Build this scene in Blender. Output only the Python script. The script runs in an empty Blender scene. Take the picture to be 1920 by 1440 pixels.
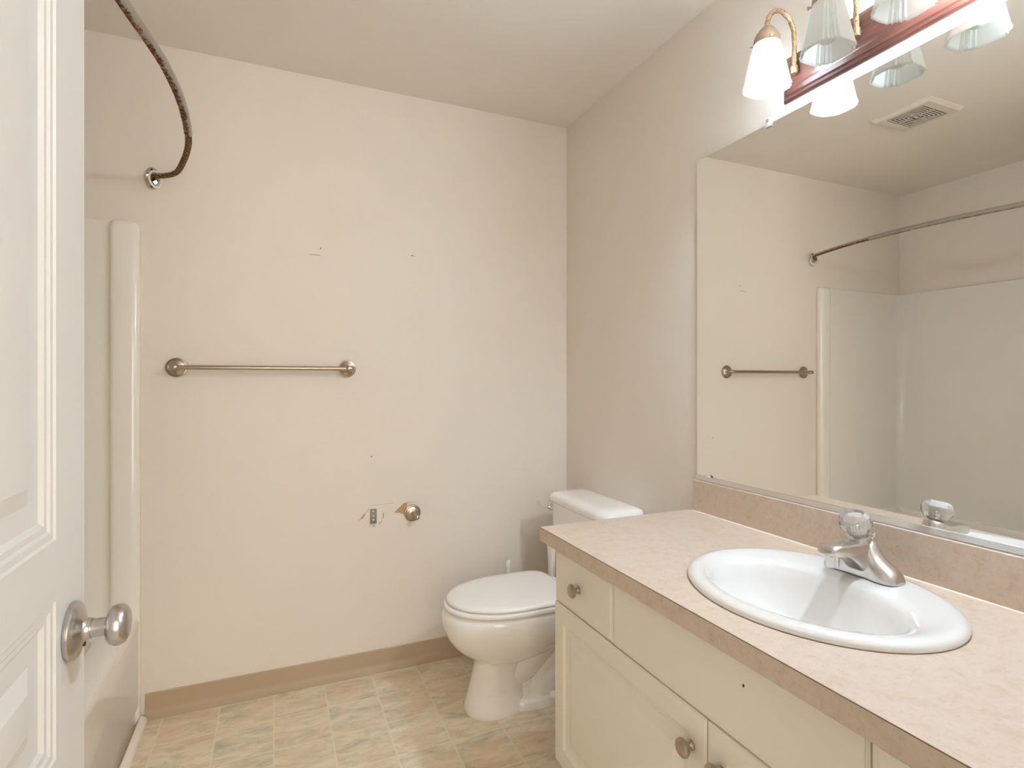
import bpy, bmesh, math, random
from math import pi, sin, cos, sqrt, atan2, radians
from mathutils import Vector, Matrix

random.seed(7)
scene = bpy.context.scene
COL = scene.collection

# ---------------------------------------------------------------- camera
CAM = (-1.2911, -2.3388, 1.2197)
cam_data = bpy.data.cameras.new('camera')
cam_data.sensor_width = 36.0
cam_data.lens = 1028.03 / 1920 * 36
cam_data.shift_y = -7.46 / 1920
cam_data.clip_start = 0.02
cam = bpy.data.objects.new('camera', cam_data)
COL.objects.link(cam)
cam.location = CAM
cam.rotation_euler = (pi / 2, 0, -0.4054)
scene.camera = cam

# ---------------------------------------------------------------- world, exposure
world = bpy.data.worlds.new('world')
scene.world = world
world.use_nodes = True
bg = world.node_tree.nodes['Background']
bg.inputs[0].default_value = (1.0, 0.97, 0.85, 1)
bg.inputs[1].default_value = 0.42
SHADE_COOL = 0.0
SHADE_WARM = 94.0
BULB_COOL = 560.0
BULB_WARM = 850.0
FILL_POWER = 24.0
scene.view_settings.view_transform = 'Standard'
scene.view_settings.look = 'None'
scene.view_settings.gamma = 1.0
scene.view_settings.use_curve_mapping = False
scene.view_settings.exposure = 0.47
scene.cycles.max_bounces = 14
scene.cycles.diffuse_bounces = 8
scene.cycles.glossy_bounces = 6
scene.cycles.transmission_bounces = 10
scene.cycles.caustics_refractive = False
scene.cycles.caustics_reflective = False
scene.cycles.sample_clamp_indirect = 8.0


# added fill light behind the camera, shining in through the open doorway
wl = bpy.data.lights.new('fill_light', 'AREA')
wl.shape = 'RECTANGLE'
wl.size = 1.3
wl.size_y = 1.5
wl.energy = FILL_POWER
wl.color = (1.0, 0.87, 0.70)
wlo = bpy.data.objects.new('fill_light', wl)
COL.objects.link(wlo)
wlo.location = (-0.95, -3.5, 1.35)
wlo.rotation_euler = (pi / 2, 0, 0)

# ---------------------------------------------------------------- helpers
def world_off(o):
    v = Vector((0, 0, 0))
    while o is not None:
        v += o.location
        o = o.parent
    return v

def obj(name, bm, mat, parent=None, smooth=40, loc=None, recalc=True):
    """bm in world coordinates -> one mesh object (origin at loc or the parent's origin)"""
    me = bpy.data.meshes.new(name)
    if recalc:
        bmesh.ops.recalc_face_normals(bm, faces=bm.faces)
    off = world_off(parent)
    if loc is not None:
        off = Vector(loc)
    bmesh.ops.translate(bm, verts=bm.verts, vec=-off)
    bm.to_mesh(me)
    bm.free()
    mats = mat if isinstance(mat, (list, tuple)) else [mat]
    for m in mats:
        me.materials.append(m)
    o = bpy.data.objects.new(name, me)
    COL.objects.link(o)
    if parent is not None:
        o.parent = parent
        if loc is not None:
            o.location = Vector(loc) - world_off(parent)
    elif loc is not None:
        o.location = loc
    if smooth:
        for p in me.polygons:
            p.use_smooth = True
        try:
            me.set_sharp_from_angle(angle=radians(smooth))
        except Exception:
            pass
    return o

def thing(name, label, cat, loc, group=None):
    o = bpy.data.objects.new(name, None)
    o.empty_display_size = 0.05
    COL.objects.link(o)
    o.location = loc
    return tag(o, label, cat, group)

def tag(o, label, cat, group=None):
    o['label'] = label
    o['category'] = cat
    if group:
        o['group'] = group
    return o

def struct(o, label=None):
    o['kind'] = 'structure'
    if label:
        o['label'] = label
    return o

def box(bm, lo, hi, bevel=0.0, seg=2):
    lo = Vector(lo); hi = Vector(hi)
    r = bmesh.ops.create_cube(bm, size=1.0)
    vs = r['verts']
    c = (lo + hi) / 2
    s = hi - lo
    for v in vs:
        v.co = Vector((v.co.x * s.x, v.co.y * s.y, v.co.z * s.z)) + c
    if bevel > 0:
        es = set()
        for v in vs:
            es.update(v.link_edges)
        bmesh.ops.bevel(bm, geom=list(es), offset=bevel, segments=seg, profile=0.5, affect='EDGES')

def loft(bm, rings, cap0=True, cap1=True, closed=True):
    vr = [[bm.verts.new(p) for p in r] for r in rings]
    n = len(vr[0])
    for a, b in zip(vr[:-1], vr[1:]):
        for i in range(n if closed else n - 1):
            j = (i + 1) % n
            try:
                bm.faces.new((a[i], a[j], b[j], b[i]))
            except ValueError:
                pass
    if cap0:
        bm.faces.new(list(reversed(vr[0])))
    if cap1:
        bm.faces.new(vr[-1])
    return vr

def frame(d):
    d = Vector(d).normalized()
    up = Vector((0, 0, 1)) if abs(d.z) < 0.9 else Vector((1, 0, 0))
    a = d.cross(up).normalized()
    b = d.cross(a).normalized()
    return a, b, d

def lathe(bm, prof, origin, axis, seg=32, scale=(1, 1)):
    """prof: (radius, height) pairs along axis"""
    a, b, d = frame(axis)
    o = Vector(origin)
    rings = []
    for r, h in prof:
        r = max(r, 1e-5)
        rings.append([o + d * h + (a * cos(2 * pi * i / seg) * scale[0] + b * sin(2 * pi * i / seg) * scale[1]) * r
                      for i in range(seg)])
    loft(bm, rings, True, True)

def catmull(pts, n=8):
    pts = [Vector(p) for p in pts]
    P = [pts[0] * 2 - pts[1]] + pts + [pts[-1] * 2 - pts[-2]]
    out = []
    for i in range(1, len(P) - 2):
        p0, p1, p2, p3 = P[i - 1], P[i], P[i + 1], P[i + 2]
        for k in range(n):
            t = k / n
            out.append(0.5 * ((2 * p1) + (p2 - p0) * t + (2 * p0 - 5 * p1 + 4 * p2 - p3) * t * t
                              + (3 * p1 - p0 - 3 * p2 + p3) * t ** 3))
    out.append(pts[-1])
    return out

def tube(bm, pts, r, seg=14, caps=True, flat=1.0):
    pts = [Vector(p) for p in pts]
    n = len(pts)
    rr = r if isinstance(r, (list, tuple)) else [r] * n
    t0 = (pts[1] - pts[0]).normalized()
    a, b, _ = frame(t0)
    rings = []
    prev = t0
    for i in range(n):
        t = (pts[min(i + 1, n - 1)] - pts[max(i - 1, 0)]).normalized()
        q = prev.rotation_difference(t)
        a = q @ a
        b = q @ b
        prev = t
        rings.append([pts[i] + (a * cos(2 * pi * k / seg) + b * flat * sin(2 * pi * k / seg)) * rr[i] for k in range(seg)])
    loft(bm, rings, caps, caps)

def egg(uf, ub, hw, um, n=48, pf=2.0, pb=2.0):
    """outline points (u, v): u from ub (back) to uf (front); widest at um"""
    out = []
    for i in range(n):
        t = 2 * pi * i / n
        c, s = cos(t), sin(t)
        if c >= 0:
            p = pf
            u = um + (uf - um) * abs(c) ** (2 / p)
        else:
            p = pb
            u = um - (um - ub) * abs(c) ** (2 / p)
        v = hw * (abs(s) ** (2 / p)) * (1 if s >= 0 else -1)
        out.append((u, v))
    return out

def rrect(cx, cy, hx, hy, r, n=6):
    """rounded rectangle outline"""
    pts = []
    for sx, sy, a0 in ((1, 1, 0), (-1, 1, pi / 2), (-1, -1, pi), (1, -1, 3 * pi / 2)):
        for k in range(n + 1):
            a = a0 + (pi / 2) * k / n
            pts.append((cx + sx * (hx - r) + r * cos(a), cy + sy * (hy - r) + r * sin(a)))
    return pts

# ---------------------------------------------------------------- materials
def srgb(r, g, b):
    f = lambda c: (c / 255 / 12.92) if c / 255 <= 0.04045 else ((c / 255 + 0.055) / 1.055) ** 2.4
    return (f(r), f(g), f(b), 1)

class NT:
    def __init__(self, name):
        self.m = bpy.data.materials.new(name)
        self.m.use_nodes = True
        self.t = self.m.node_tree
        self.bsdf = self.t.nodes['Principled BSDF']
    def n(self, kind, **kw):
        nd = self.t.nodes.new(kind)
        for k, v in kw.items():
            setattr(nd, k, v)
        return nd
    def l(self, a, b):
        self.t.links.new(a, b)
    def coords(self, scale=(1, 1, 1), which='Object'):
        tc = self.n('ShaderNodeTexCoord')
        mp = self.n('ShaderNodeMapping')
        mp.inputs['Scale'].default_value = scale
        self.l(tc.outputs[which], mp.inputs['Vector'])
        return mp.outputs[0]
    def noise(self, vec, scale, detail=4, rough=0.55, dist=0.0):
        nd = self.n('ShaderNodeTexNoise')
        nd.inputs['Scale'].default_value = scale
        nd.inputs['Detail'].default_value = detail
        nd.inputs['Roughness'].default_value = rough
        nd.inputs['Distortion'].default_value = dist
        self.l(vec, nd.inputs['Vector'])
        return nd.outputs['Fac']
    def ramp(self, fac, stops):
        nd = self.n('ShaderNodeValToRGB')
        cr = nd.color_ramp
        while len(cr.elements) < len(stops):
            cr.elements.new(0.5)
        for e, (p, c) in zip(cr.elements, stops):
            e.position = p
            e.color = c if len(c) == 4 else (*c, 1)
        self.l(fac, nd.inputs[0])
        return nd.outputs[0]
    def mix(self, fac, a, b, mode='MIX'):
        nd = self.n('ShaderNodeMix', data_type='RGBA', blend_type=mode)
        for sock, val in ((nd.inputs[0], fac), (nd.inputs[6], a), (nd.inputs[7], b)):
            if hasattr(val, 'is_output'):
                self.l(val, sock)
            else:
                sock.default_value = val
        return nd.outputs[2]
    def math(self, op, a, b=0.0, clamp=False):
        nd = self.n('ShaderNodeMath', operation=op, use_clamp=clamp)
        for sock, val in ((nd.inputs[0], a), (nd.inputs[1], b)):
            if hasattr(val, 'is_output'):
                self.l(val, sock)
            else:
                sock.default_value = val
        return nd.outputs[0]
    def bump(self, h, strength, dist=0.001):
        nd = self.n('ShaderNodeBump')
        nd.inputs['Strength'].default_value = strength
        nd.inputs['Distance'].default_value = dist
        self.l(h, nd.inputs['Height'])
        self.l(nd.outputs[0], self.bsdf.inputs['Normal'])
    def set(self, color=None, rough=None, metal=None, spec=None, coat=None, **kw):
        b = self.bsdf.inputs
        if color is not None:
            if hasattr(color, 'is_output'):
                self.l(color, b['Base Color'])
            else:
                b['Base Color'].default_value = color
        if rough is not None:
            if hasattr(rough, 'is_output'):
                self.l(rough, b['Roughness'])
            else:
                b['Roughness'].default_value = rough
        if metal is not None:
            b['Metallic'].default_value = metal
        if spec is not None:
            b['Specular IOR Level'].default_value = spec
        if coat is not None:
            b['Coat Weight'].default_value = coat
            b['Coat Roughness'].default_value = 0.05
        for k, v in kw.items():
            b[k].default_value = v
        return self.m

M = {}
def paint(name, c, rough=0.55, bump=0.25, scale=260, spec=0.35):
    t = NT(name)
    v = t.coords()
    big = t.noise(v, 1.3, 3)
    c2 = tuple(x * 0.95 for x in c[:3]) + (1,)
    t.bump(t.noise(v, scale, 3, 0.6), bump, 0.0012)
    M[name] = t.set(t.mix(big, c2, c), rough, spec=spec)

paint('wall_paint', srgb(233, 225, 216), 0.5, 0.30, 180)
paint('ceiling_paint', srgb(232, 226, 219), 0.75, 0.35, 150, 0.2)
paint('door_paint', srgb(221, 218, 215), 0.4, 0.10, 60)
paint('cabinet_paint', srgb(239, 234, 220), 0.4, 0.04, 90)
paint('vinyl_base', srgb(184, 164, 138), 0.45, 0.05, 80)

def plain(name, c, rough=0.4, metal=0.0, spec=0.5, coat=None, nscale=120, namt=0.06, bump=0.0, stretch=(1, 1, 1)):
    t = NT(name)
    v = t.coords(stretch)
    nz = t.noise(v, nscale, 3)
    c2 = tuple(x * (1 - namt) for x in c[:3]) + (1,)
    if bump:
        t.bump(nz, bump, 0.0005)
    M[name] = t.set(t.mix(nz, c2, c), rough, metal, spec, coat)

plain('porcelain', srgb(246, 244, 242), 0.12, spec=0.55, coat=0.6, nscale=5, namt=0.02)
plain('sink_porcelain', srgb(234, 232, 229), 0.12, spec=0.55, coat=0.6, nscale=5, namt=0.02)
plain('seat_plastic', srgb(244, 241, 238), 0.25, nscale=5, namt=0.02)
plain('fiberglass', srgb(243, 239, 232), 0.2, spec=0.5, coat=0.3, nscale=3, namt=0.03)
plain('white_plastic', srgb(240, 238, 230), 0.35, nscale=20, namt=0.03)
plain('caulk', srgb(243, 236, 226), 0.5, nscale=60, namt=0.05)
plain('nickel', (0.50, 0.42, 0.34, 1), 0.30, 1.0, nscale=90, namt=0.08)
plain('brushed_steel', (0.60, 0.57, 0.54, 1), 0.26, 1.0, nscale=140, namt=0.15, bump=0.05, stretch=(1, 1, 12))
plain('chrome', (0.78, 0.77, 0.76, 1), 0.08, 1.0, nscale=60, namt=0.04)
plain('faucet_metal', (0.74, 0.70, 0.67, 1), 0.27, 1.0, nscale=160, namt=0.12, bump=0.03, stretch=(1, 8, 1))
plain('antique_brass', (0.58, 0.45, 0.33, 1), 0.42, 1.0, nscale=200, namt=0.25, bump=0.2)
plain('zinc', (0.31, 0.305, 0.285, 1), 0.55, 0.3, nscale=150, namt=0.2)
plain('aluminium', (0.80, 0.79, 0.78, 1), 0.25, 1.0, nscale=50, namt=0.05)
plain('shadow_black', srgb(28, 26, 24), 0.7, nscale=80, namt=0.2)
plain('vent_plastic', srgb(220, 212, 201), 0.5, nscale=30, namt=0.04)
plain('brown_paper', srgb(196, 158, 118), 0.8, nscale=90, namt=0.15)
plain('joint_plaster', srgb(236, 228, 216), 0.8, nscale=90, namt=0.06)
plain('seam_brown', srgb(112, 88, 62), 0.5, nscale=90, namt=0.2)
plain('hole_dark', srgb(60, 48, 38), 0.9, nscale=90, namt=0.2)
plain('pencil_mark', srgb(176, 158, 134), 0.9, nscale=90, namt=0.15)
plain('faucet_dark', (0.20, 0.18, 0.17, 1), 0.22, 1.0, nscale=90, namt=0.15)

# mirror silver
t = NT('mirror_silver')
t.noise(t.coords(), 3)
M['mirror_silver'] = t.set((0.93, 0.935, 0.92, 1), 0.0, 1.0)

# laminate
t = NT('laminate')
v = t.coords()
n1 = t.noise(v, 38, 6, 0.65, 0.6)
n2 = t.noise(v, 150, 3, 0.6)
base = t.ramp(n1, [(0.30, srgb(188, 165, 138)), (0.48, srgb(204, 186, 169)), (0.70, srgb(211, 195, 181))])
speck = t.ramp(n2, [(0.30, srgb(180, 155, 129)), (0.42, srgb(206, 188, 171)), (1.0, srgb(211, 195, 180))])
M['laminate'] = t.set(t.mix(0.4, base, speck), 0.32, spec=0.5)

# sheet vinyl floor with square tile pattern
t = NT('vinyl_tile')
tc = t.n('ShaderNodeTexCoord')
sep = t.n('ShaderNodeSeparateXYZ')
t.l(tc.outputs['Object'], sep.inputs[0])
TS = 0.1845
def tile_axis(sock, off):
    a = t.math('DIVIDE', t.math('ADD', sock, off), TS)
    f = t.math('FRACT', a)
    d = t.math('MINIMUM', f, t.math('SUBTRACT', 1.0, f))
    return d, t.math('FLOOR', a)
dx, ix = tile_axis(sep.outputs[0], 1.30)
dy, iy = tile_axis(sep.outputs[1], 0.004)
dmin = t.math('MINIMUM', dx, dy)
line = t.ramp(dmin, [(0.008, (1, 1, 1)), (0.020, (0, 0, 0))])
comb = t.n('ShaderNodeCombineXYZ')
t.l(ix, comb.inputs[0]); t.l(iy, comb.inputs[1])
wn = t.n('ShaderNodeTexWhiteNoise', noise_dimensions='2D')
t.l(comb.outputs[0], wn.inputs['Vector'])
addv = t.n('ShaderNodeVectorMath', operation='MULTIPLY_ADD')
t.l(wn.outputs['Color'], addv.inputs[0])
addv.inputs[1].default_value = (6, 6, 6)
t.l(tc.outputs['Object'], addv.inputs[2])
mp = t.n('ShaderNodeMapping')
mp.inputs['Rotation'].default_value = (0, 0, 0.5)
mp.inputs['Scale'].default_value = (0.55, 1.5, 1)
t.l(addv.outputs[0], mp.inputs['Vector'])
stone = t.noise(mp.outputs[0], 14, 10, 0.72, 0.5)
stone2 = t.noise(mp.outputs[0], 34, 8, 0.75, 0.8)
tint = t.noise(addv.outputs[0], 7.5, 4, 0.6, 0.4)
colA = t.ramp(stone, [(0.30, srgb(172, 168, 144)), (0.44, srgb(202, 194, 168)), (0.56, srgb(224, 213, 189)), (0.72, srgb(234, 226, 207))])
colB = t.ramp(stone, [(0.30, srgb(196, 172, 142)), (0.45, srgb(218, 197, 170)), (0.60, srgb(228, 209, 185)), (0.75, srgb(235, 222, 202))])
cAB = t.mix(t.ramp(tint, [(0.38, (0, 0, 0)), (0.62, (1, 1, 1))]), colA, colB)
vein = t.ramp(stone2, [(0.34, (1, 1, 1)), (0.44, (0, 0, 0))])
cV = t.mix(t.math('MULTIPLY', vein, 0.38), cAB, srgb(150, 144, 120))
cL = t.mix(t.math('MULTIPLY', line, 0.7), cV, srgb(228, 218, 194))
t.bump(t.math('SUBTRACT', stone, t.math('MULTIPLY', line, 0.6)), 0.15, 0.001)
M['vinyl_tile'] = t.set(cL, 0.42, spec=0.4)

# rusty shower rod: grey enamel with rust breaking through along the underside
def rusty(name, lo, hi):
    t = NT(name)
    v = t.coords()
    g = t.n('ShaderNodeNewGeometry')
    sp = t.n('ShaderNodeSeparateXYZ')
    t.l(g.outputs['Normal'], sp.inputs[0])
    n1 = t.noise(v, 55, 7, 0.72, 0.6)
    down = t.math('MULTIPLY', t.math('ADD', sp.outputs[2], t.math('MULTIPLY', sp.outputs[0], 0.25)), -0.42)
    mask = t.ramp(t.math('ADD', n1, down), [(lo, (0, 0, 0)), (hi, (1, 1, 1))])
    rust = t.ramp(t.noise(v, 120, 5, 0.75), [(0.36, srgb(44, 24, 10)), (0.48, srgb(84, 48, 20)), (0.62, srgb(168, 136, 94))])
    t.bump(mask, 0.3, 0.0008)
    c = t.mix(mask, srgb(152, 144, 134), rust)
    t.l(t.ramp(mask, [(0, (0.28, 0.28, 0.28)), (1, (0.75, 0.75, 0.75))]), t.bsdf.inputs['Roughness'])
    M[name] = t.set(c, None, 0.25)
rusty('rod_paint', 0.80, 0.86)
rusty('rod_rusted', 0.40, 0.52)

# stained wood back plate
t = NT('stained_wood')
v = t.coords((14, 1.2, 14))
n1 = t.noise(v, 7, 6, 0.6, 1.2)
col = t.ramp(n1, [(0.3, srgb(62, 34, 29)), (0.5, srgb(86, 52, 45)), (0.7, srgb(108, 70, 60))])
t.bump(n1, 0.1, 0.0006)
M['stained_wood'] = t.set(col, 0.28, spec=0.5, coat=0.4)

# cable-twist arm metal
t = NT('rope_metal')
v = t.coords()
n1 = t.noise(v, 260, 2, 0.5)
col = t.ramp(n1, [(0.35, srgb(128, 98, 66)), (0.5, srgb(190, 160, 128)), (0.7, srgb(214, 190, 160))])
t.bump(n1, 0.6, 0.001)
M['rope_metal'] = t.set(col, 0.42, 0.8)

# frosted glass shades, dark and glowing ones
def frosted(name, glow=None, strength=0.0):
    t = NT(name)
    t.t.nodes.remove(t.bsdf)
    out = t.t.nodes['Material Output']
    nz = t.noise(t.coords(), 40, 2)
    dif = t.n('ShaderNodeBsdfDiffuse')
    trl = t.n('ShaderNodeBsdfTranslucent')
    trp = t.n('ShaderNodeBsdfTransparent')
    gls = t.n('ShaderNodeBsdfGlossy')
    t.l(t.mix(nz, (0.95, 0.955, 0.94, 1), (0.97, 0.972, 0.96, 1)), dif.inputs[0])
    trl.inputs[0].default_value = (0.95, 0.97, 0.96, 1)
    trp.inputs[0].default_value = (0.95, 0.97, 0.96, 1)
    gls.inputs['Roughness'].default_value = 0.25
    def mixs(f, a, b):
        m = t.n('ShaderNodeMixShader')
        m.inputs[0].default_value = f
        t.l(a.outputs[0], m.inputs[1]); t.l(b.outputs[0], m.inputs[2])
        return m
    sh = mixs(0.05, mixs(0.16, mixs(0.55, dif, trl), trp), gls)
    if strength > 0:
        e = t.n('ShaderNodeEmission')
        e.inputs[0].default_value = glow
        e.inputs[1].default_value = strength
        ad = t.n('ShaderNodeAddShader')
        t.l(sh.outputs[0], ad.inputs[0]); t.l(e.outputs[0], ad.inputs[1])
        sh = ad
    t.l(sh.outputs[0], out.inputs[0])
    M[name] = t.m
frosted('frosted_glass')
frosted('glowing_glass_cool', (0.90, 0.94, 1.0, 1), SHADE_COOL)
frosted('glowing_glass_warm', (0.82, 0.92, 1.0, 1), SHADE_WARM)

def bulb_mat(name, c, s):
    t = NT(name)
    t.t.nodes.remove(t.bsdf)
    e = t.n('ShaderNodeEmission')
    e.inputs[0].default_value = c
    e.inputs[1].default_value = s
    t.l(e.outputs[0], t.t.nodes['Material Output'].inputs[0])
    M[name] = t.m
bulb_mat('bulb_cool', (0.76, 0.87, 1.0, 1), BULB_COOL)
bulb_mat('bulb_warm', (0.72, 0.86, 1.0, 1), BULB_WARM)
plain('bulb_glass', srgb(238, 236, 230), 0.35, nscale=10, namt=0.02)

t = NT('clear_acrylic')
t.noise(t.coords(), 5)
M['clear_acrylic'] = t.set((1.0, 0.995, 0.99, 1), 0.04, spec=0.6)
t.bsdf.inputs['Transmission Weight'].default_value = 0.78
t.bsdf.inputs['IOR'].default_value = 1.49
t = NT('milky_plastic')
t.noise(t.coords(), 5)
M['milky_plastic'] = t.set((0.95, 0.95, 0.95, 1), 0.15, spec=0.6)
t.bsdf.inputs['Transmission Weight'].default_value = 0.25

# ================================================================ ROOM SHELL
H = 2.44
XL = -2.532         # wall behind the tub
YF = -2.165         # wall with the doorway
YA = -1.53          # foot of the tub alcove
XT = -1.738         # tub front
def slab(name, lo, hi, mat):
    bm = bmesh.new()
    box(bm, lo, hi)
    return struct(obj(name, bm, M[mat], smooth=0, loc=((lo[0] + hi[0]) / 2, (lo[1] + hi[1]) / 2, (lo[2] + hi[2]) / 2) if False else None))

slab('floor', (XL - .12, -3.6, -.10), (.12, .12, 0), 'vinyl_tile')
slab('ceiling', (XL - .12, YF - .12, H), (.12, .12, H + .10), 'ceiling_paint')
wb = slab('wall_back', (XL - .12, 0, 0), (.12, .12, H), 'wall_paint')
slab('wall_right', (0, YF - .12, 0), (.12, 0, H), 'wall_paint')
slab('wall_left', (XL - .12, YA, 0), (XL, 0, H), 'wall_paint')
# boxed-in corner at the foot of the tub, behind the open door
slab('wall_alcove', (XL - .12, YF - .12, 0), (XT, YA, H), 'wall_paint')
# front wall with doorway x -1.575..-0.775, z 0..2.05
bm = bmesh.new()
DX0, DX1, DZ = -1.578, -0.775, 2.05
box(bm, (XT, YF - .12, 0), (DX0, YF, H))
box(bm, (DX1, YF - .12, 0), (0, YF, H))
box(bm, (DX0, YF - .12, DZ), (DX1, YF, H))
struct(obj('wall_front', bm, M['wall_paint'], smooth=0))

# vinyl cove baseboard: flat band with a flared toe
def cove(name, p0, p1, nrm):
    p0 = Vector(p0); p1 = Vector(p1); nrm = Vector(nrm)
    prof = [(0, 0), (.024, 0), (.0245, .003), (.019, .0075), (.010, .014), (.005, .024), (.004, .034), (.004, .086), (.002, .089), (0, .089)]
    bm = bmesh.new()
    loft(bm, [[p + nrm * a + Vector((0, 0, z)) for a, z in prof] for p in (p0, p1)])
    return struct(obj(name, bm, M['vinyl_base'], smooth=30))
cove('baseboard_back', (XT + .012, 0, 0), (0, 0, 0), (0, -1, 0))
cove('baseboard_right', (0, 0, 0), (0, -.93, 0), (-1, 0, 0))

# white quarter-round along the foot of the tub
bm = bmesh.new()
q = [(0, 0)] + [(.021 * cos(a), .021 * sin(a)) for a in [k * pi / 16 for k in range(9)]]
loft(bm, [[(XT + .0005 + a, y, z) for a, z in q] for y in (-.021, YA)])
struct(obj('trim_1', bm, M['caulk'], smooth=50), 'white quarter-round strip along the floor at the foot of the bathtub')

# door casing on the room side
bm = bmesh.new()
for a, b in (((DX1 - .0, YF + .0, 0), (DX1 + .06, YF + .014, DZ + .06)), ((DX0 - .06, YF, 0), (DX0, YF + .014, DZ + .06)),
             ((DX0, YF, DZ), (DX1, YF + .014, DZ + .06))):
    box(bm, a, b, .003)
struct(obj('trim_2', bm, M['door_paint'], smooth=30))

# scars left on the wall paint
def wall_patch(name, pts, mat, y=-.0006, label=None):
    bm = bmesh.new()
    loft(bm, [[(x, 0.0, z) for x, z in pts], [(x, y, z) for x, z in pts]])
    o = obj(name, bm, M[mat], wb, smooth=0)
    if label:
        o['label'] = label
    return o

# ================================================================ DOOR (open, at the left)
DXF = -1.5411       # face towards the room
YE = -1.388         # free edge
YH = YE - .762
def door():
    bm = bmesh.new()
    ys = []
    # panel cells: y ranges and z ranges (molded panels, outer edge of the moulding)
    stile = .108
    cells_y = [(YE - stile, YE - stile - .225), (YH + stile + .225, YH + stile)]
    cells_z = [(.20, .672), (.752, .948), (1.023, 1.90)]
    zmax = 2.03
    prof = [(0, 0), (.003, -.0022), (.010, -.0026), (.014, -.0050), (.021, -.0054), (.027, -.0094), (.033, -.0100), (.054, -.0100), (.076, -.0024), (.080, -.0020)]
    t = .035
    for side, xf, sg in ((0, DXF, 1), (1, DXF - t, -1)):
        yb = sorted({YE, YH} | {c for cy in cells_y for c in cy})
        zb = sorted({.012, zmax} | {c for cz in cells_z for c in cz})
        for i in range(len(yb) - 1):
            for j in range(len(zb) - 1):
                y0, y1, z0, z1 = yb[i], yb[i + 1], zb[j], zb[j + 1]
                isp = any(abs(min(c) - y0) < 1e-6 for c in cells_y) and any(abs(c[0] - z0) < 1e-6 for c in cells_z)
                if not isp:
                    bm.faces.new([bm.verts.new((xf, a, b)) for a, b in ((y0, z0), (y1, z0), (y1, z1), (y0, z1))])
                else:
                    rings = []
                    for o, d in prof:
                        o2 = min(o, (z1 - z0) / 2 - .01)
                        rings.append([(xf + sg * d, a, b) for a, b in ((y0 + o, z0 + o2), (y1 - o, z0 + o2), (y1 - o, z1 - o2), (y0 + o, z1 - o2))])
                    loft(bm, rings, False, True)
    # edges
    for pts in (((YE, .012), (YE, zmax)), ((YH, .012), (YH, zmax)), ((YH, .012), (YE, .012)), ((YH, zmax), (YE, zmax))):
        (a0, b0), (a1, b1) = pts
        bm.faces.new([bm.verts.new(p) for p in ((DXF, a0, b0), (DXF, a1, b1), (DXF - t, a1, b1), (DXF - t, a0, b0))])
    bmesh.ops.remove_doubles(bm, verts=bm.verts, dist=1e-5)
    d = obj('door_1', bm, M['door_paint'], smooth=12, loc=(DXF - t / 2, YH, 0))
    struct(d, 'white molded panel door standing open at the left with a steel knob')
    K = (DXF, -1.4435, .888)
    # knob set
    bm = bmesh.new()
    lathe(bm, [(.001, 0), (.0365, 0), (.0375, .002), (.037, .006), (.034, .009), (.026, .012), (.0165, .015), (.0145, .017), (.0135, .022)], K, (1, 0, 0), 48)
    ro = obj('rosette', bm, M['brushed_steel'], d, smooth=35)
    bm = bmesh.new()
    lathe(bm, [(.001, .0232), (.0120, .0232), (.0120, .037), (.0130, .0395), (.0200, .0415), (.0248, .0455), (.0268, .0510),
               (.0262, .0570), (.0235, .0615), (.0180, .0645), (.0100, .0660), (.001, .0664)], K, (1, 0, 0), 48)
    lathe(bm, [(.001, .021), (.0136, .021), (.0136, .0234), (.001, .0234)], K, (1, 0, 0), 40)
    obj('knob', bm, M['brushed_steel'], d, smooth=35)
    bm = bmesh.new()
    lathe(bm, [(.001, .001), (.0035, .001), (.0035, .0145), (.001, .0147)], (K[0], K[1] + .004, K[2] - .0205), (1, 0, 0), 16)
    obj('screw_hole', bm, M['hole_dark'], ro)
    # hinges on the hidden edge
    for z in (.25, 1.05, 1.85):
        bm = bmesh.new()
        lathe(bm, [(.001, 0), (.006, 0), (.006, .09), (.001, .09)], (DXF + .004, YH - .004, z - .045), (0, 0, 1), 12)
        obj('hinge', bm, M['brushed_steel'], d)
door()

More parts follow.
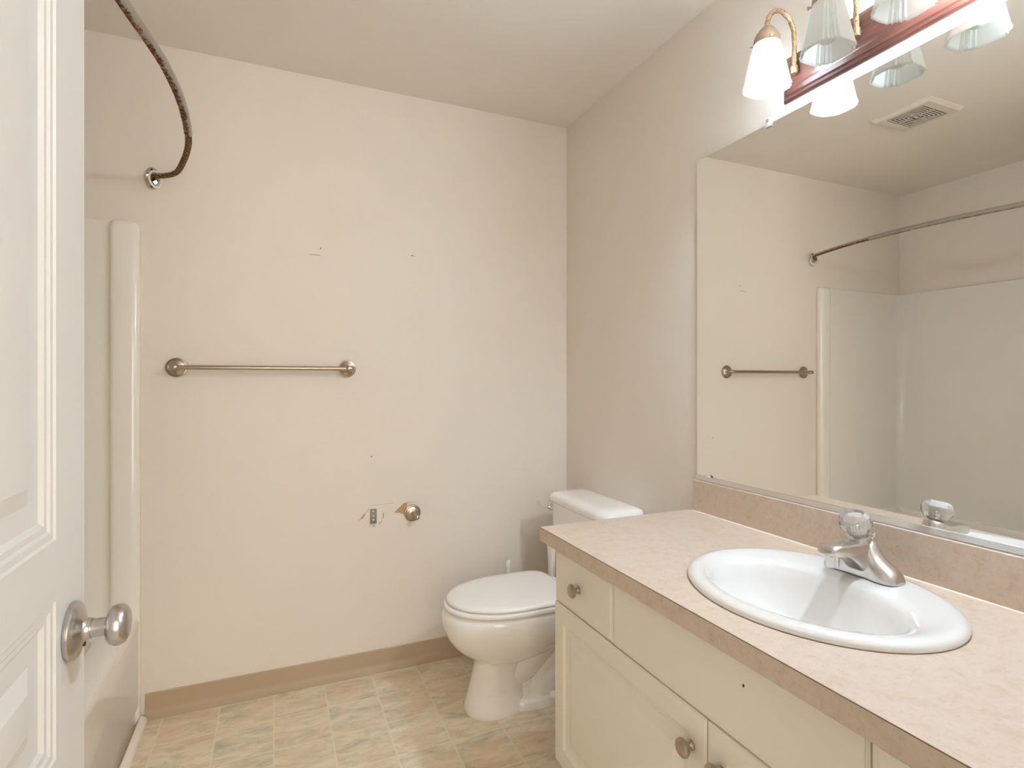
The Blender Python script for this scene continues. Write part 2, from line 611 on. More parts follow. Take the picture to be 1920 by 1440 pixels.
# ================================================================ TUB AND SURROUND
def tub():
    root = thing('bathtub', 'glossy white fiberglass tub and shower surround unit in the left alcove', 'bathtub', (-2.13, -.76, 0))
    x0, x1, y0, y1 = XL + .004, XT, YA + .004, -.004
    zr = .385
    # basin + apron as one shell
    bm = bmesh.new()
    def rr(cx0, cx1, cy0, cy1, r, z, n=6):
        return [(x, y, z) for x, y in rrect((cx0 + cx1) / 2, (cy0 + cy1) / 2, (cx1 - cx0) / 2, (cy1 - cy0) / 2, r, n)]
    rings = [rr(x0, x1 - .012, y0, y1, .004, 0), rr(x0, x1 - .012, y0, y1, .004, .052), rr(x0, x1 - .004, y0, y1, .004, .064),
             rr(x0, x1 - .004, y0, y1, .004, zr - .045), rr(x0, x1 - .002, y0, y1, .004, zr - .025), rr(x0, x1 - .008, y0, y1, .006, zr - .008),
             rr(x0, x1 - .022, y0, y1, .008, zr), rr(x0 + .05, x1 - .085, y0 + .09, y1 - .09, .10, zr),
             rr(x0 + .06, x1 - .098, y0 + .10, y1 - .10, .11, zr - .012), rr(x0 + .09, x1 - .12, y0 + .13, y1 - .14, .12, .12),
             rr(x0 + .13, x1 - .16, y0 + .18, y1 - .2, .12, .075), rr(x0 + .25, x1 - .28, y0 + .4, y1 - .4, .10, .07)]
    loft(bm, rings)
    obj('tub', bm, M['fiberglass'], root, smooth=40)
    # wall panels of the surround with a rounded inner corner (plan outline swept up)
    def plan(off):
        pts = [(XT - .088, -.010 - off)]
        r = .045
        cx, cy = x0 + .010 + off, -.010 - off
        for k in range(9):
            a = pi / 2 + (pi / 2) * k / 8
            pts.append((cx + r + r * cos(a), cy - r + r * sin(a)))
        cy2 = y0 + .010 + off
        for k in range(9):
            a = pi + (pi / 2) * k / 8
            pts.append((cx + r + r * cos(a), cy2 + r + r * sin(a)))
        pts.append((XT - .088, cy2))
        return pts
    zt = 1.783
    bm = bmesh.new()
    A, B = plan(0), plan(-.008)
    loft(bm, [[(x, y, zr - .002) for x, y in A], [(x, y, zt - .006) for x, y in A], [(x, y, zt) for x, y in plan(-.005)], [(x, y, zt) for x, y in B]],
         False, False, closed=False)
    obj('surround_wall', bm, M['fiberglass'], root, smooth=50)
    # vertical pilasters at both ends of the surround
    for yw, s in ((-.002, -1), (y0 - .002, 1)):
        prof = [(XT - .092, 0), (XT - .092, .010), (XT - .088, .026), (XT - .082, .034), (XT - .072, .037), (XT - .026, .037), (XT - .012, .035),
                (XT - .003, .028), (XT + .000, .018), (XT - .001, .006), (XT - .004, 0)]
        def ring(z, ins):
            cx = XT - .046
            return [(cx + (a - cx) * (1 - ins * .9) - (.0 if ins == 0 else .0), yw + s * b * (1 - ins), z) for a, b in prof]
        bm = bmesh.new()
        if s == -1:
            zs = [(.0, 0), (zt - .030, 0), (zt - .016, .06), (zt - .006, .16), (zt, .34)]
        else:
            zs = [(zr - .004, 0), (zt - .030, 0), (zt - .016, .06), (zt - .006, .16), (zt, .34)]
        loft(bm, [ring(z, i) for z, i in zs])
        obj('pilaster', bm, M['fiberglass'], root, smooth=50)
tub()

# ================================================================ SHOWER CURTAIN ROD
def rod():
    zr = 1.950
    root = thing('shower_curtain_rod', 'rusty curved shower curtain rod mounted high across the tub alcove', 'shower rod', (-1.70, 0, zr))
    L = YA
    full = [(-1.7065, -.020), (-1.688, -.036), (-1.652, -.055), (-1.612, -.109), (-1.574, -.237), (-1.546, -.362), (-1.532, -.469), (-1.523, -.607),
            (-1.522, -.720), (-1.529, -.846), (-1.541, -.935), (-1.553, -1.005), (-1.566, -1.080), (-1.585, -1.180), (-1.615, -1.310), (-1.650, -1.430), (-1.688, -1.492), (-1.7065, -1.510)]
    path = catmull([(x, y, zr) for x, y in full], 10)
    cut = next(i for i, p in enumerate(path) if p.y < -.462)
    cut2 = next(i for i, p in enumerate(path) if p.y < L + .43)
    bm = bmesh.new()
    tube(bm, path[:cut + 1], .0094, 20)
    obj('end_tube', bm, M['rod_rusted'], root, smooth=60)
    bm = bmesh.new()
    tube(bm, path[cut2:], .0094, 20)
    obj('end_tube', bm, M['rod_rusted'], root, smooth=60)
    bm = bmesh.new()
    tube(bm, path[cut:cut2 + 1], .0112, 20)
    obj('outer_tube', bm, M['rod_paint'], root, smooth=60)
    for y, s in ((0, -1), (L, 1)):
        fx = -1.7065
        bm = bmesh.new()
        lathe(bm, [(.001, 0), (.0275, 0), (.0285, .002), (.027, .0042), (.001, .0042)], (fx, y, zr), (0, s, 0), 40, (.80, 1.42))
        fl = obj('flange', bm, M['chrome'], root, smooth=40)
        bm = bmesh.new()
        lathe(bm, [(.001, .004), (.019, .004), (.019, .020), (.0165, .020), (.0165, .008), (.001, .008)], (fx, y, zr), (0, s, 0), 32)
        obj('socket', bm, M['chrome'], root, smooth=40)
        for dz in (.030, -.030):
            bm = bmesh.new()
            lathe(bm, [(.001, 0), (.0042, 0), (.0034, .0022), (.001, .003)], (fx, y + s * .0042, zr + dz), (0, s, 0), 14)
            obj('screw', bm, M['hole_dark'], fl)
    # white plastic ring hanging at the near end of the bracket
    bm = bmesh.new()
    c = Vector((fx + .016, -.034, zr - .0125))
    d1 = Vector((.62, .78, 0))
    pts = [c + d1 * (.024 * sin(a)) + Vector((0, 0, .0275 * cos(a))) for a in [2 * pi * k / 28 for k in range(29)]]
    tube(bm, pts, .0038, 10, False)
    bmesh.ops.remove_doubles(bm, verts=bm.verts, dist=1e-5)
    r = tag(obj('curtain_ring', bm, M['white_plastic'], smooth=60, loc=tuple(c)), 'white plastic ring hanging at the wall bracket of the rusty shower rod', 'curtain ring')
rod()

# ================================================================ TOWEL BAR
def post_profile():
    return [(.001, 0), (.0345, 0), (.0355, .0025), (.0345, .0070), (.0325, .0074), (.0312, .0056), (.0296, .0060), (.0282, .0100), (.0200, .0130),
            (.0125, .0160), (.0095, .0210), (.0088, .0300), (.0092, .0380), (.0110, .0430), (.0115, .0500), (.0100, .0570), (.0060, .0605), (.001, .0612)]
def towel_bar():
    zt = 1.2655
    xa, xb = -1.6295, -1.0255
    root = thing('towel_bar', 'brushed nickel towel bar with round rosettes on the back wall', 'towel bar', ((xa + xb) / 2, 0, zt))
    for x in (xa, xb):
        bm = bmesh.new()
        lathe(bm, post_profile(), (x, 0, zt), (0, -1, 0), 48)
        p = obj('post', bm, M['nickel'], root, smooth=35)
        bm = bmesh.new()
        s = -1 if x == xa else 1
        lathe(bm, [(.001, .0), (.0105, .0), (.0108, .006), (.0085, .010), (.0092, .0125), (.006, .0165), (.001, .0175)], (x + s * .006, -.0495, zt), (s, 0, 0), 24)
        obj('finial', bm, M['nickel'], p, smooth=35)
    bm = bmesh.new()
    tube(bm, [(xa, -.0495, zt), (xb, -.0495, zt)], .0085, 20)
    obj('bar', bm, M['nickel'], root, smooth=40)
towel_bar()

# ================================================================ TOILET PAPER HOLDER REMAINS
def tp():
    x, z = -.7545, .648
    root = thing('toilet_paper_holder_post', 'single brushed nickel post of a toilet paper holder beside torn paint', 'holder post', (x, 0, z))
    bm = bmesh.new()
    lathe(bm, [(.001, 0), (.0345, 0), (.0355, .0025), (.0345, .0070), (.0325, .0074), (.0312, .0056), (.0296, .0060), (.0282, .0100), (.0205, .0125), (.0120, .0160), (.001, .0162)], (x, 0, z), (0, -1, 0), 48)
    obj('rosette', bm, M['nickel'], root, smooth=35)
    bm = bmesh.new()
    tube(bm, catmull([(x, -.012, z), (x, -.030, z + .001), (x + .002, -.046, z - .001), (x + .007, -.056, z - .006)], 5), [.0098] * 6 + [.0085] * 5 + [.0078] * 5, 20)
    lathe(bm, [(.001, -.008), (.0085, -.008), (.0098, -.002), (.0090, .005), (.0055, .0090), (.001, .0100)], (x + .008, -.056, z - .008), (.35, -.55, -.75), 24)
    obj('arm', bm, M['nickel'], root, smooth=40)
    # bare mounting plate
    xp, zp = -.9195, .651
    r2 = thing('mounting_plate', 'bare zinc mounting plate screwed to the back wall over white plaster', 'bracket', (xp, 0, zp))
    bm = bmesh.new()
    box(bm, (xp - .0135, -.0052, zp - .030), (xp + .0135, -.0022, zp + .030), .0012)
    box(bm, (xp - .012, -.0125, zp - .0305), (xp + .011, -.0022, zp - .0275), .0008)
    pl = obj('plate', bm, M['zinc'], r2, smooth=30)
    for dz, rr in ((.019, .0042), (.0, .0032), (-.017, .0048)):
        bm = bmesh.new()
        lathe(bm, [(.001, 0), (rr, 0), (rr * .7, .0016), (.001, .002)], (xp, -.0052, zp + dz), (0, -1, 0), 14)
        obj('screw', bm, M['joint_plaster'] if rr < .004 else M['aluminium'], pl)
    # wall scars
    c = [(xp + .004 + .031 * cos(a) * (1 + .04 * sin(5 * a)), zp - .001 + .038 * sin(a) * (1 + .05 * sin(4 * a + 1))) for a in [2 * pi * k / 40 for k in range(40)]]
    wall_patch('bare_plaster', c, 'joint_plaster', -.0022, 'pale bare plaster around the mounting plate')
    wall_patch('torn_paint', [(xp - .031, zp + .012), (xp - .040, zp - .004), (xp - .060, zp - .016), (xp - .048, zp - .001), (xp - .036, zp + .014)], 'brown_paper', -.0012, 'torn brown paper strip')
    wall_patch('torn_paint', [(x - .078, z + .008), (x - .058, z + .006), (x - .036, z - .002), (x - .020, z + .045), (x + .012, z + .048), (x - .014, z + .047), (x - .038, z + .044), (x - .052, z + .031), (x - .066, z + .020)], 'brown_paper', -.0012, 'torn brown paper above the holder post')
    for a0, a1, r0, r1 in ((-.35, .25, .036, .0395), (-1.05, -.60, .037, .040), (-1.75, -1.45, .039, .041), (2.2, 2.7, .0365, .0385)):
        ks = [a0 + (a1 - a0) * k / 6 for k in range(7)]
        wall_patch('paint_crack', [(xp + .004 + r0 * cos(a), zp - .001 + r0 * sin(a) * 1.05) for a in ks] + [(xp + .004 + r1 * cos(a), zp - .001 + r1 * sin(a) * 1.05) for a in reversed(ks)], 'pencil_mark' if a1 > 0 else 'brown_paper', -.0010)
    wall_patch('pencil_line', [(xp - .012, zp + .0415), (xp + .085, zp + .0475), (xp + .085, zp + .0485), (xp - .012, zp + .0425)], 'pencil_mark', -.0006)
    # nail holes
    def hole(px, pz, r=.0022):
        wall_patch('nail_hole', [(px + r * cos(a), pz + r * sin(a) * 1.3) for a in [2 * pi * k / 12 for k in range(12)]], 'hole_dark', -.0006)
    for px, pz in ((-1.1285, 1.751), (-.7535, 1.755), (-.745, 1.7515), (-.760, 1.7545), (-.927, .900)):
        hole(px, pz, .0021 if pz > 1.7545 or pz < 1.7 or px < -1 else .0014)
    wall_patch('scratch', [(-1.172, 1.7225), (-1.155, 1.7245), (-1.128, 1.7235), (-1.128, 1.7215), (-1.155, 1.7222), (-1.172, 1.7205)], 'pencil_mark', -.0006)
tp()

# ================================================================ TOILET
TY = -.420
def TP(u, v, z):
    return (-u, TY + v, z)
def toilet():
    root = thing('toilet', 'white two-piece toilet with closed lid between the back wall and vanity', 'toilet', (-.40, TY, 0))
    # ---- bowl: outer shell, pedestal, foot, trapway in one ceramic piece
    bm = bmesh.new()
    N = 56
    def ring(uf, ub, hw, um, z, pf=2.0, pb=2.4):
        return [TP(u, v, z) for u, v in egg(uf, ub, hw, um, N, pf, pb)]
    rings = [ring(.654, .428, .090, .55, 0.0, 2.2, 2.4), ring(.657, .426, .092, .55, .012, 2.2, 2.4), ring(.651, .430, .089, .55, .030, 2.1, 2.4), ring(.634, .436, .083, .545, .085, 2.1, 2.4),
             ring(.620, .440, .079, .54, .14, 2.1, 2.4), ring(.613, .440, .078, .535, .178, 2.1, 2.4), ring(.617, .435, .083, .53, .192, 2.0, 2.3),
             ring(.640, .37, .112, .50, .204), ring(.668, .31, .132, .48, .222),
             ring(.698, .265, .152, .475, .250), ring(.722, .23, .168, .475, .285), ring(.735, .21, .177, .475, .320), ring(.739, .20, .180, .475, .350),
             ring(.736, .20, .179, .475, .370), ring(.728, .21, .173, .475, .380), ring(.715, .22, .163, .475, .384)]
    loft(bm, rings)
    # rear deck
    rr = lambda z, i=0: [(x, y, z) for x, y in rrect(-.165, TY, .130 - i, .112 - i, .03, 6)]
    loft(bm, [rr(.27, .03), rr(.30, .012), rr(.335), rr(.378), rr(.385, .006)])
    # foot running back to the wall side
    ff = lambda z, i=0: [TP(u, v, z) for u, v in egg(.50 - i, .12 + i, .092 - i, .28, 40, 4, 3.0)]
    loft(bm, [ff(0), ff(.022), ff(.032, .006), ff(.036, .02)])
    # web and trapway
    ww = lambda z, hw, uf, ub: [TP(u, v, z) for u, v in egg(uf, ub, hw, (uf + ub) / 2, 40, 3, 3)]
    loft(bm, [ww(.0, .060, .46, .15), ww(.10, .055, .46, .17), ww(.26, .062, .46, .17), ww(.36, .075, .46, .16)])
    path = catmull([TP(.50, 0, .13), TP(.43, 0, .145), TP(.36, 0, .20), TP(.30, 0, .265), TP(.23, 0, .285), TP(.18, 0, .23), TP(.19, 0, .15)], 6)
    tube(bm, path, .072, 24)
    path = catmull([TP(.36, 0, .02), TP(.345, 0, .085), TP(.30, 0, .125), TP(.24, 0, .13), TP(.19, 0, .10)], 6)
    tube(bm, path, .078, 24)
    obj('bowl', bm, M['porcelain'], root, smooth=50)
    for s in (-1, 1):
        bm = bmesh.new()
        lathe(bm, [(.001, 0), (.017, 0), (.0175, .006), (.015, .013), (.008, .017), (.001, .018)], TP(.335, s * .088, .034), (0, s * .35, 1), 24)
        obj('bolt_cap', bm, M['porcelain'], root, smooth=50)
    # ---- tank
    bm = bmesh.new()
    def tr(z, hx, hy, r=.045):
        return [(x, y, z) for x, y in rrect(-.108, TY, hx, hy, r, 8)]
    loft(bm, [tr(.388, .072, .180), tr(.40, .080, .190), tr(.48, .086, .200), tr(.62, .092, .214), tr(.695, .094, .218)])
    obj('tank', bm, M['porcelain'], root, smooth=50)
    bm = bmesh.new()
    loft(bm, [tr(.694, .094, .222, .05), tr(.697, .101, .231, .055), tr(.706, .104, .234, .058), tr(.718, .1035, .2335, .058), tr(.728, .098, .228, .054), tr(.735, .086, .216, .046), tr(.739, .066, .196, .034), tr(.740, .03, .16, .02)])
    obj('tank_lid', bm, M['porcelain'], root, smooth=60)
    # ---- flush lever on the front left of the tank
    bm = bmesh.new()
    ly, lz = TY + .188, .672
    lathe(bm, [(.001, 0), (.015, 0), (.015, .004), (.010, .007), (.008, .016), (.001, .016)], (-.200, ly, lz), (-1, 0, 0), 24)
    tube(bm, catmull([(-.212, ly - .008, lz - .006), (-.217, ly + .006, lz), (-.221, ly + .032, lz + .006), (-.223, ly + .066, lz + .007), (-.223, ly + .080, lz + .006)], 5),
         [.0100] * 10 + [.0125] * 11, 14, True, 0.75)
    obj('flush_lever', bm, M['chrome'], root, smooth=50)
    # ---- seat and lid
    bm = bmesh.new()
    def er(uf, ub, hw, z, um=.475, pb=3.6):
        return [TP(u, v, z) for u, v in egg(uf, ub, hw, um, 72, 2.05, pb)]
    outer = [er(.712, .272, .162, .3862), er(.716, .268, .166, .3895), er(.731, .258, .179, .3915), er(.732, .257, .180, .396), er(.731, .258, .179, .401), er(.727, .262, .175, .405)]
    loft(bm, outer + [er(.70, .29, .15, .405), er(.64, .33, .115, .405), er(.64, .33, .115, .3862), er(.70, .29, .15, .3862), outer[0]], False, False)
    bmesh.ops.remove_doubles(bm, verts=bm.verts, dist=1e-5)
    obj('seat', bm, M['seat_plastic'], root, smooth=50)
    bm = bmesh.new()
    loft(bm, [er(.700, .285, .152, .4052, pb=6), er(.703, .282, .155, .4095, pb=6), er(.721, .264, .173, .4105, pb=6), er(.722, .263, .174, .414, pb=6), er(.720, .265, .172, .4195, pb=6), er(.713, .272, .165, .4230, pb=6), er(.695, .29, .148, .4255, pb=6), er(.64, .33, .11, .4275, pb=6), er(.52, .43, .03, .4285, pb=6)])
    obj('lid', bm, M['seat_plastic'], root, smooth=60)
    for s in (-1, 1):
        bm = bmesh.new()
        box(bm, TP(.272, s * .075 - .022, .385), TP(.238, s * .075 + .022, .412), .007, 3)
        obj('seat_hinge', bm, M['seat_plastic'], root, smooth=50)
toilet()

# white sleeve tucked against the front corner of the tank
def sleeve():
    bm = bmesh.new()
    cx, cy = -.226, -.281
    def ring(w, d, z, n=24):
        return [(cx + d * sin(a), cy + w * cos(a), z) for a in [2 * pi * k / n for k in range(n)]]
    out = [ring(.022, .012, .3862), ring(.0225, .012, .43), ring(.0255, .013, .475), ring(.0305, .016, .524)]
    inn = [ring(.028, .0138, .524), ring(.0235, .011, .475), ring(.0205, .010, .43)]
    loft(bm, out + inn)
    tag(obj('plastic_sleeve', bm, M['white_plastic'], smooth=60, loc=(cx, cy, .3865)), 'narrow white open-topped sleeve standing behind the toilet seat below the counter corner', 'sleeve')
sleeve()

# toilet brush behind the bowl: only its handle tip shows
def brush():
    bx, by = -.350, -.105
    root = thing('toilet_brush', 'white toilet brush handle poking up behind the closed toilet lid', 'toilet brush', (bx, by, 0))
    bm = bmesh.new()
    lathe(bm, [(.001, .10), (.006, .10), (.006, .30), (.0074, .355), (.0094, .385), (.0112, .404), (.0104, .417), (.006, .424), (.001, .4255)], (bx, by, 0), (0, 0, 1), 20)
    obj('handle', bm, M['white_plastic'], root, smooth=60)
    bm = bmesh.new()
    lathe(bm, [(.001, 0), (.048, 0), (.050, .01), (.044, .11), (.040, .125), (.034, .125), (.034, .118), (.001, .118)], (bx, by, 0), (0, 0, 1), 28)
    obj('holder', bm, M['white_plastic'], root, smooth=50)
brush()

# ================================================================ VANITY
CT = .787          # counter top height
VX = -.552         # door and drawer faces
VY0, VY1 = -.928, -2.150
def knob(parent, y, z):
    bm = bmesh.new()
    lathe(bm, [(.001, 0), (.0098, 0), (.0100, .0025), (.0072, .0050), (.0058, .0085), (.0062, .0120), (.0110, .0140), (.0160, .0165), (.0182, .0205),
               (.0176, .0245), (.0140, .0275), (.0075, .0292), (.001, .0296)], (VX, y, z), (-1, 0, 0), 32)
    obj('knob', bm, M['nickel'], parent, smooth=40)

def panel_front(name, root, y0, y1, z0, z1, raised=True, edge=.012):
    """cabinet front between y0 (far) and y1 (near); face towards -x"""
    bm = bmesh.new()
    t = .018
    if raised:
        prof = [(0, t), (0, .004), (.003, .0012), (.006, .0004), (.012, 0), (.050, 0), (.053, .0030), (.058, .0060), (.064, .0068), (.068, .0085), (.072, .0088), (.096, .0022), (.099, .0014), (.102, .0012)]
    else:
        prof = [(0, t), (0, .006), (.002, .0042), (edge * .5, .0034), (edge * .80, .0026), (edge, 0)]
    rings = []
    for o, d in prof:
        rings.append([(VX + d, a, b) for a, b in ((y0 - o, z0 + o), (y1 + o, z0 + o), (y1 + o, z1 - o), (y0 - o, z1 - o))])
    loft(bm, rings)
    return obj(name, bm, M['cabinet_paint'], root, smooth=20)

def vanity():
    root = thing('vanity_cabinet', 'cream painted vanity cabinet with raised panel doors under the laminate counter', 'cabinet', (-.27, -1.54, 0))
    bm = bmesh.new()
    xb = VX + .019
    box(bm, (xb, VY0 - .018, .10), (-.003, VY0, .745))        # end panels
    box(bm, (xb, VY1, .10), (-.003, VY1 + .018, .745))
    box(bm, (xb, VY1 + .018, .10), (-.003, VY0 - .018, .118))   # bottom
    box(bm, (-.009, VY1 + .018, .118), (-.003, VY0 - .018, .70))  # back
    box(bm, (xb, VY1 + .018, .118), (xb + .018, VY0 - .018, .135))
    box(bm, (xb, VY1 + .018, .560), (xb + .018, VY0 - .018, .605))
    box(bm, (xb, VY1 + .018, .728), (xb + .018, VY0 - .018, .745))
    for yc in (-1.229, -1.537, -1.845):
        box(bm, (xb, yc - .02, .118), (xb + .018, yc + .02, .745))
    obj('carcass', bm, M['cabinet_paint'], root, smooth=0)
    bm = bmesh.new()
    box(bm, (-.48, VY1, 0), (-.003, VY0 - .002, .10))
    obj('toe_kick', bm, M['cabinet_paint'], root, smooth=0)
    zg = .586
    d = panel_front('drawer', root, VY0, -1.2275, zg, .740, False)
    knob(d, -1.066, .660)
    panel_front('false_front', root, -1.2305, -1.8435, zg, .740, False, .004)
    d = panel_front('drawer', root, -1.8465, VY1, zg, .740, False)
    knob(d, -2.00, .655)
    d = panel_front('door', root, VY0, -1.5365, .125, zg - .004)
    knob(d, -1.4985, .512)
    d = panel_front('door', root, -1.5395, VY1, .125, zg - .004)
    knob(d, -1.5775, .512)
    # chips in the paint of the false front
    ff = [c for c in root.children if c.name.startswith('false_front')][0]
    bm = bmesh.new()
    for y, z, s in ((-1.628, .693, 1.0),):
        pts = [(y + s * .0022 * cos(a), z + s * .0030 * sin(a)) for a in [2 * pi * k / 10 for k in range(10)]]
        loft(bm, [[(VX, a, b) for a, b in pts], [(VX - .0005, a, b) for a, b in pts]])
    obj('paint_chip', bm, M['hole_dark'], ff, smooth=0)
vanity()

SX, SY, SA, SB = -.291, -1.552, .258, .221   # sink centre, half length (y), half width (x)
def counter():
    root = thing('countertop', 'pinkish beige laminate countertop with backsplash holding the oval sink', 'countertop', (-.29, -1.54, CT - .04))
    X0, X1, Y0, Y1 = -.5785, -.003, -2.160, -.885
    # slab with an oval cut-out: outer rectangle points matched to inner ellipse points by direction
    n = 96
    angs = [2 * pi * k / n for k in range(n)]
    corner = [atan2(y - SY, x - SX) % (2 * pi) for x, y in ((X1, Y1), (X0, Y1), (X0, Y0), (X1, Y0))]
    angs = sorted(set([a for a in angs if min(abs(a - c) for c in corner) > .02] + corner))
    def outer(a, ins=0):
        dx, dy = cos(a), sin(a)
        ts = []
        if dx > 1e-9: ts.append((X1 - ins - SX) / dx)
        if dx < -1e-9: ts.append((X0 + ins - SX) / dx)
        if dy > 1e-9: ts.append((Y1 - ins - SY) / dy)
        if dy < -1e-9: ts.append((Y0 + ins - SY) / dy)
        tt = min(ts)
        return SX + tt * dx, SY + tt * dy
    def inner(a):
        r = 1 / sqrt((cos(a) / (SB - .022)) ** 2 + (sin(a) / (SA - .022)) ** 2)
        return SX + r * cos(a), SY + r * sin(a)
    bm = bmesh.new()
    rings = [[(*inner(a), CT - .040) for a in angs], [(*outer(a), CT - .040) for a in angs], [(*outer(a), CT - .0012) for a in angs],
             [(*outer(a, .0012), CT) for a in angs], [(*inner(a), CT) for a in angs]]
    rings.append(rings[0])
    loft(bm, rings, False, False)
    bmesh.ops.remove_doubles(bm, verts=bm.verts, dist=1e-5)
    obj('worktop', bm, M['laminate'], root, smooth=20)
    bm = bmesh.new()
    box(bm, (X0 - .0004, Y0, CT - .0016), (X0 + .0006, Y1, CT - .0004))
    obj('edge_seam', bm, M['seam_brown'], root, smooth=0)
    bm = bmesh.new()
    box(bm, (-.021, Y0, CT), (-.003, -.903, CT + .103), .0012, 1)
    obj('backsplash', bm, M['laminate'], root, smooth=20)
    bm = bmesh.new()
    q = [(0, 0)] + [(-.0022 * cos(a), .0022 * sin(a)) for a in [k * pi / 12 for k in range(7)]]
    loft(bm, [[(-.021 + a, y, CT + z) for a, z in q] for y in (-.900, Y0)])
    obj('caulk_bead', bm, M['caulk'], root, smooth=60)
counter()

def sink():
    root = thing('sink', 'white oval drop-in porcelain sink set into the laminate counter', 'sink', (SX, SY, CT))
    bm = bmesh.new()
    N = 96
    def ring(a, b, z, dx=0.0):
        return [(SX + dx + b * cos(t), SY + a * sin(t), z) for t in [2 * pi * k / N for k in range(N)]]
    z0 = CT
    ib, ia, dx = .140, .196, -.032
    rings = [ring(SA - .03, SB - .03, z0 + .001), ring(SA, SB, z0 + .001), ring(SA + .0015, SB + .0015, z0 + .005), ring(SA - .001, SB - .001, z0 + .011),
             ring(SA - .009, SB - .009, z0 + .0165), ring(SA - .020, SB - .020, z0 + .0175), ring(SA - .034, SB - .036, z0 + .0155, -.004),
             ring(ia + .016, ib + .020, z0 + .0125, dx * .75), ring(ia + .004, ib + .006, z0 + .008, dx), ring(ia - .004, ib - .003, z0 - .002, dx),
             ring(ia - .012, ib - .009, z0 - .022, dx), ring(ia - .030, ib - .020, z0 - .060, dx), ring(ia - .060, ib - .040, z0 - .098, dx),
             ring(ia - .100, ib - .070, z0 - .122, dx), ring(ia - .145, ib - .105, z0 - .132, dx), ring(.024, .024, z0 - .135, dx)]
    loft(bm, rings, False, True)
    # underside so that the basin has thickness
    obj('basin', bm, M['sink_porcelain'], root, smooth=60)
    bm = bmesh.new()
    lathe(bm, [(.001, 0), (.030, 0), (.031, .0015), (.028, .003), (.021, .002), (.019, -.001), (.001, -.001)], (SX + dx, SY, z0 - .1345), (0, 0, 1), 32)
    lathe(bm, [(.001, .002), (.014, .002), (.015, .006), (.001, .009)], (SX + dx, SY, z0 - .1345), (0, 0, 1), 24)
    obj('drain', bm, M['chrome'], root, smooth=40)
sink()

def faucet():
    fx, fy, fz = -.126, -1.548, CT + .0155
    root = thing('faucet', 'single handle brushed nickel faucet with clear faceted knob on the white sink', 'faucet', (fx, fy, fz))
    FM = M['faucet_metal']
    bm = bmesh.new()
    # base with two sloping shoulders: half-round sections swept along y
    def sec(y, h, hw, n=20, p=2.3, cxo=0.0):
        pts = []
        for k in range(n + 1):
            a = pi * k / n
            pts.append((fx + cxo + hw * cos(a) if False else fx + cxo + hw * (abs(cos(a)) ** (2 / p)) * (1 if cos(a) >= 0 else -1), fy + y, fz + h * (abs(sin(a)) ** (2 / p))))
        return pts
    S = [(-.080, .0035, .011), (-.078, .012, .018), (-.073, .0215, .0235), (-.066, .0285, .0272), (-.057, .0345, .0290), (-.047, .0405, .0292), (-.039, .0475, .0285),
         (-.033, .0570, .0275), (-.0275, .0680, .0265), (-.0225, .0755, .0255), (-.012, .0785, .0250)]
    S = S + [(-y, h, w) for y, h, w in reversed(S)]
    loft(bm, [sec(y, h, w) for y, h, w in S])
    # spout: sections along -x
    def ssec(x, zb, zt, hw, n=36, p=4.6):
        return [(fx + x, fy + hw * (abs(cos(a)) ** (2 / p)) * (1 if cos(a) >= 0 else -1), fz + (zb + zt) / 2 + (zt - zb) / 2 * (abs(sin(a)) ** (2 / p)) * (1 if sin(a) >= 0 else -1))
                for a in [2 * pi * k / n for k in range(n)]]
    loft(bm, [ssec(.014, .002, .075, .0225), ssec(-.012, .004, .0790, .0245), ssec(-.026, .012, .0785, .0248), ssec(-.040, .026, .0775, .0246), ssec(-.056, .0375, .0765, .0243),
              ssec(-.074, .0455, .0760, .0240), ssec(-.092, .0490, .0762, .0238), ssec(-.104, .0500, .0745, .0230), ssec(-.113, .0515, .0700, .0210), ssec(-.119, .055, .0630, .0150)])
    body = obj('body', bm, FM, root, smooth=50)
    # dark recessed underside of the spout
    # aerator
    bm = bmesh.new()
    lathe(bm, [(.001, 0), (.0125, 0), (.0130, .0015), (.0130, .016), (.0145, .019), (.0145, .026), (.001, .026)], (fx - .096, fy, fz + .027), (0, 0, 1), 24)
    obj('aerator', bm, FM, root, smooth=35)
    # stem collar and crystal knob on a tilted axis
    ax = Vector((-.30, 0, 1)).normalized()
    o = Vector((fx - .012, fy, fz + .070))
    bm = bmesh.new()
    lathe(bm, [(.001, 0), (.0240, 0), (.0240, .0125), (.0225, .0150), (.012, .0155), (.011, .024), (.001, .024)], o, ax, 32)
    obj('collar', bm, FM, root, smooth=40)
    bm = bmesh.new()
    lathe(bm, [(.001, .017), (.0160, .017), (.0240, .0240), (.0315, .036), (.0330, .046), (.0300, .057), (.0215, .0645), (.0185, .0630), (.0165, .0605), (.001, .0605)], o, ax, 12)
    kn = obj('handle', bm, M['clear_acrylic'], root, smooth=0)
    bm = bmesh.new()
    lathe(bm, [(.001, .0255), (.0062, .0255), (.0062, .040), (.0045, .0415), (.001, .0420)], o, ax, 16)
    obj('handle_screw', bm, M['chrome'], kn, smooth=40)
    # pop-up lift rod behind the knob
    bm = bmesh.new()
    tube(bm, [(fx + .020, fy - .002, fz + .045), (fx + .030, fy - .002, fz + .076)], .0028, 12)
    lathe(bm, [(.001, 0), (.0052, 0), (.0068, .004), (.0060, .009), (.001, .0105)], (fx + .030, fy - .002, fz + .075), (.3, 0, 1), 20)
    obj('lift_rod', bm, M['chrome'], root, smooth=40)
faucet()

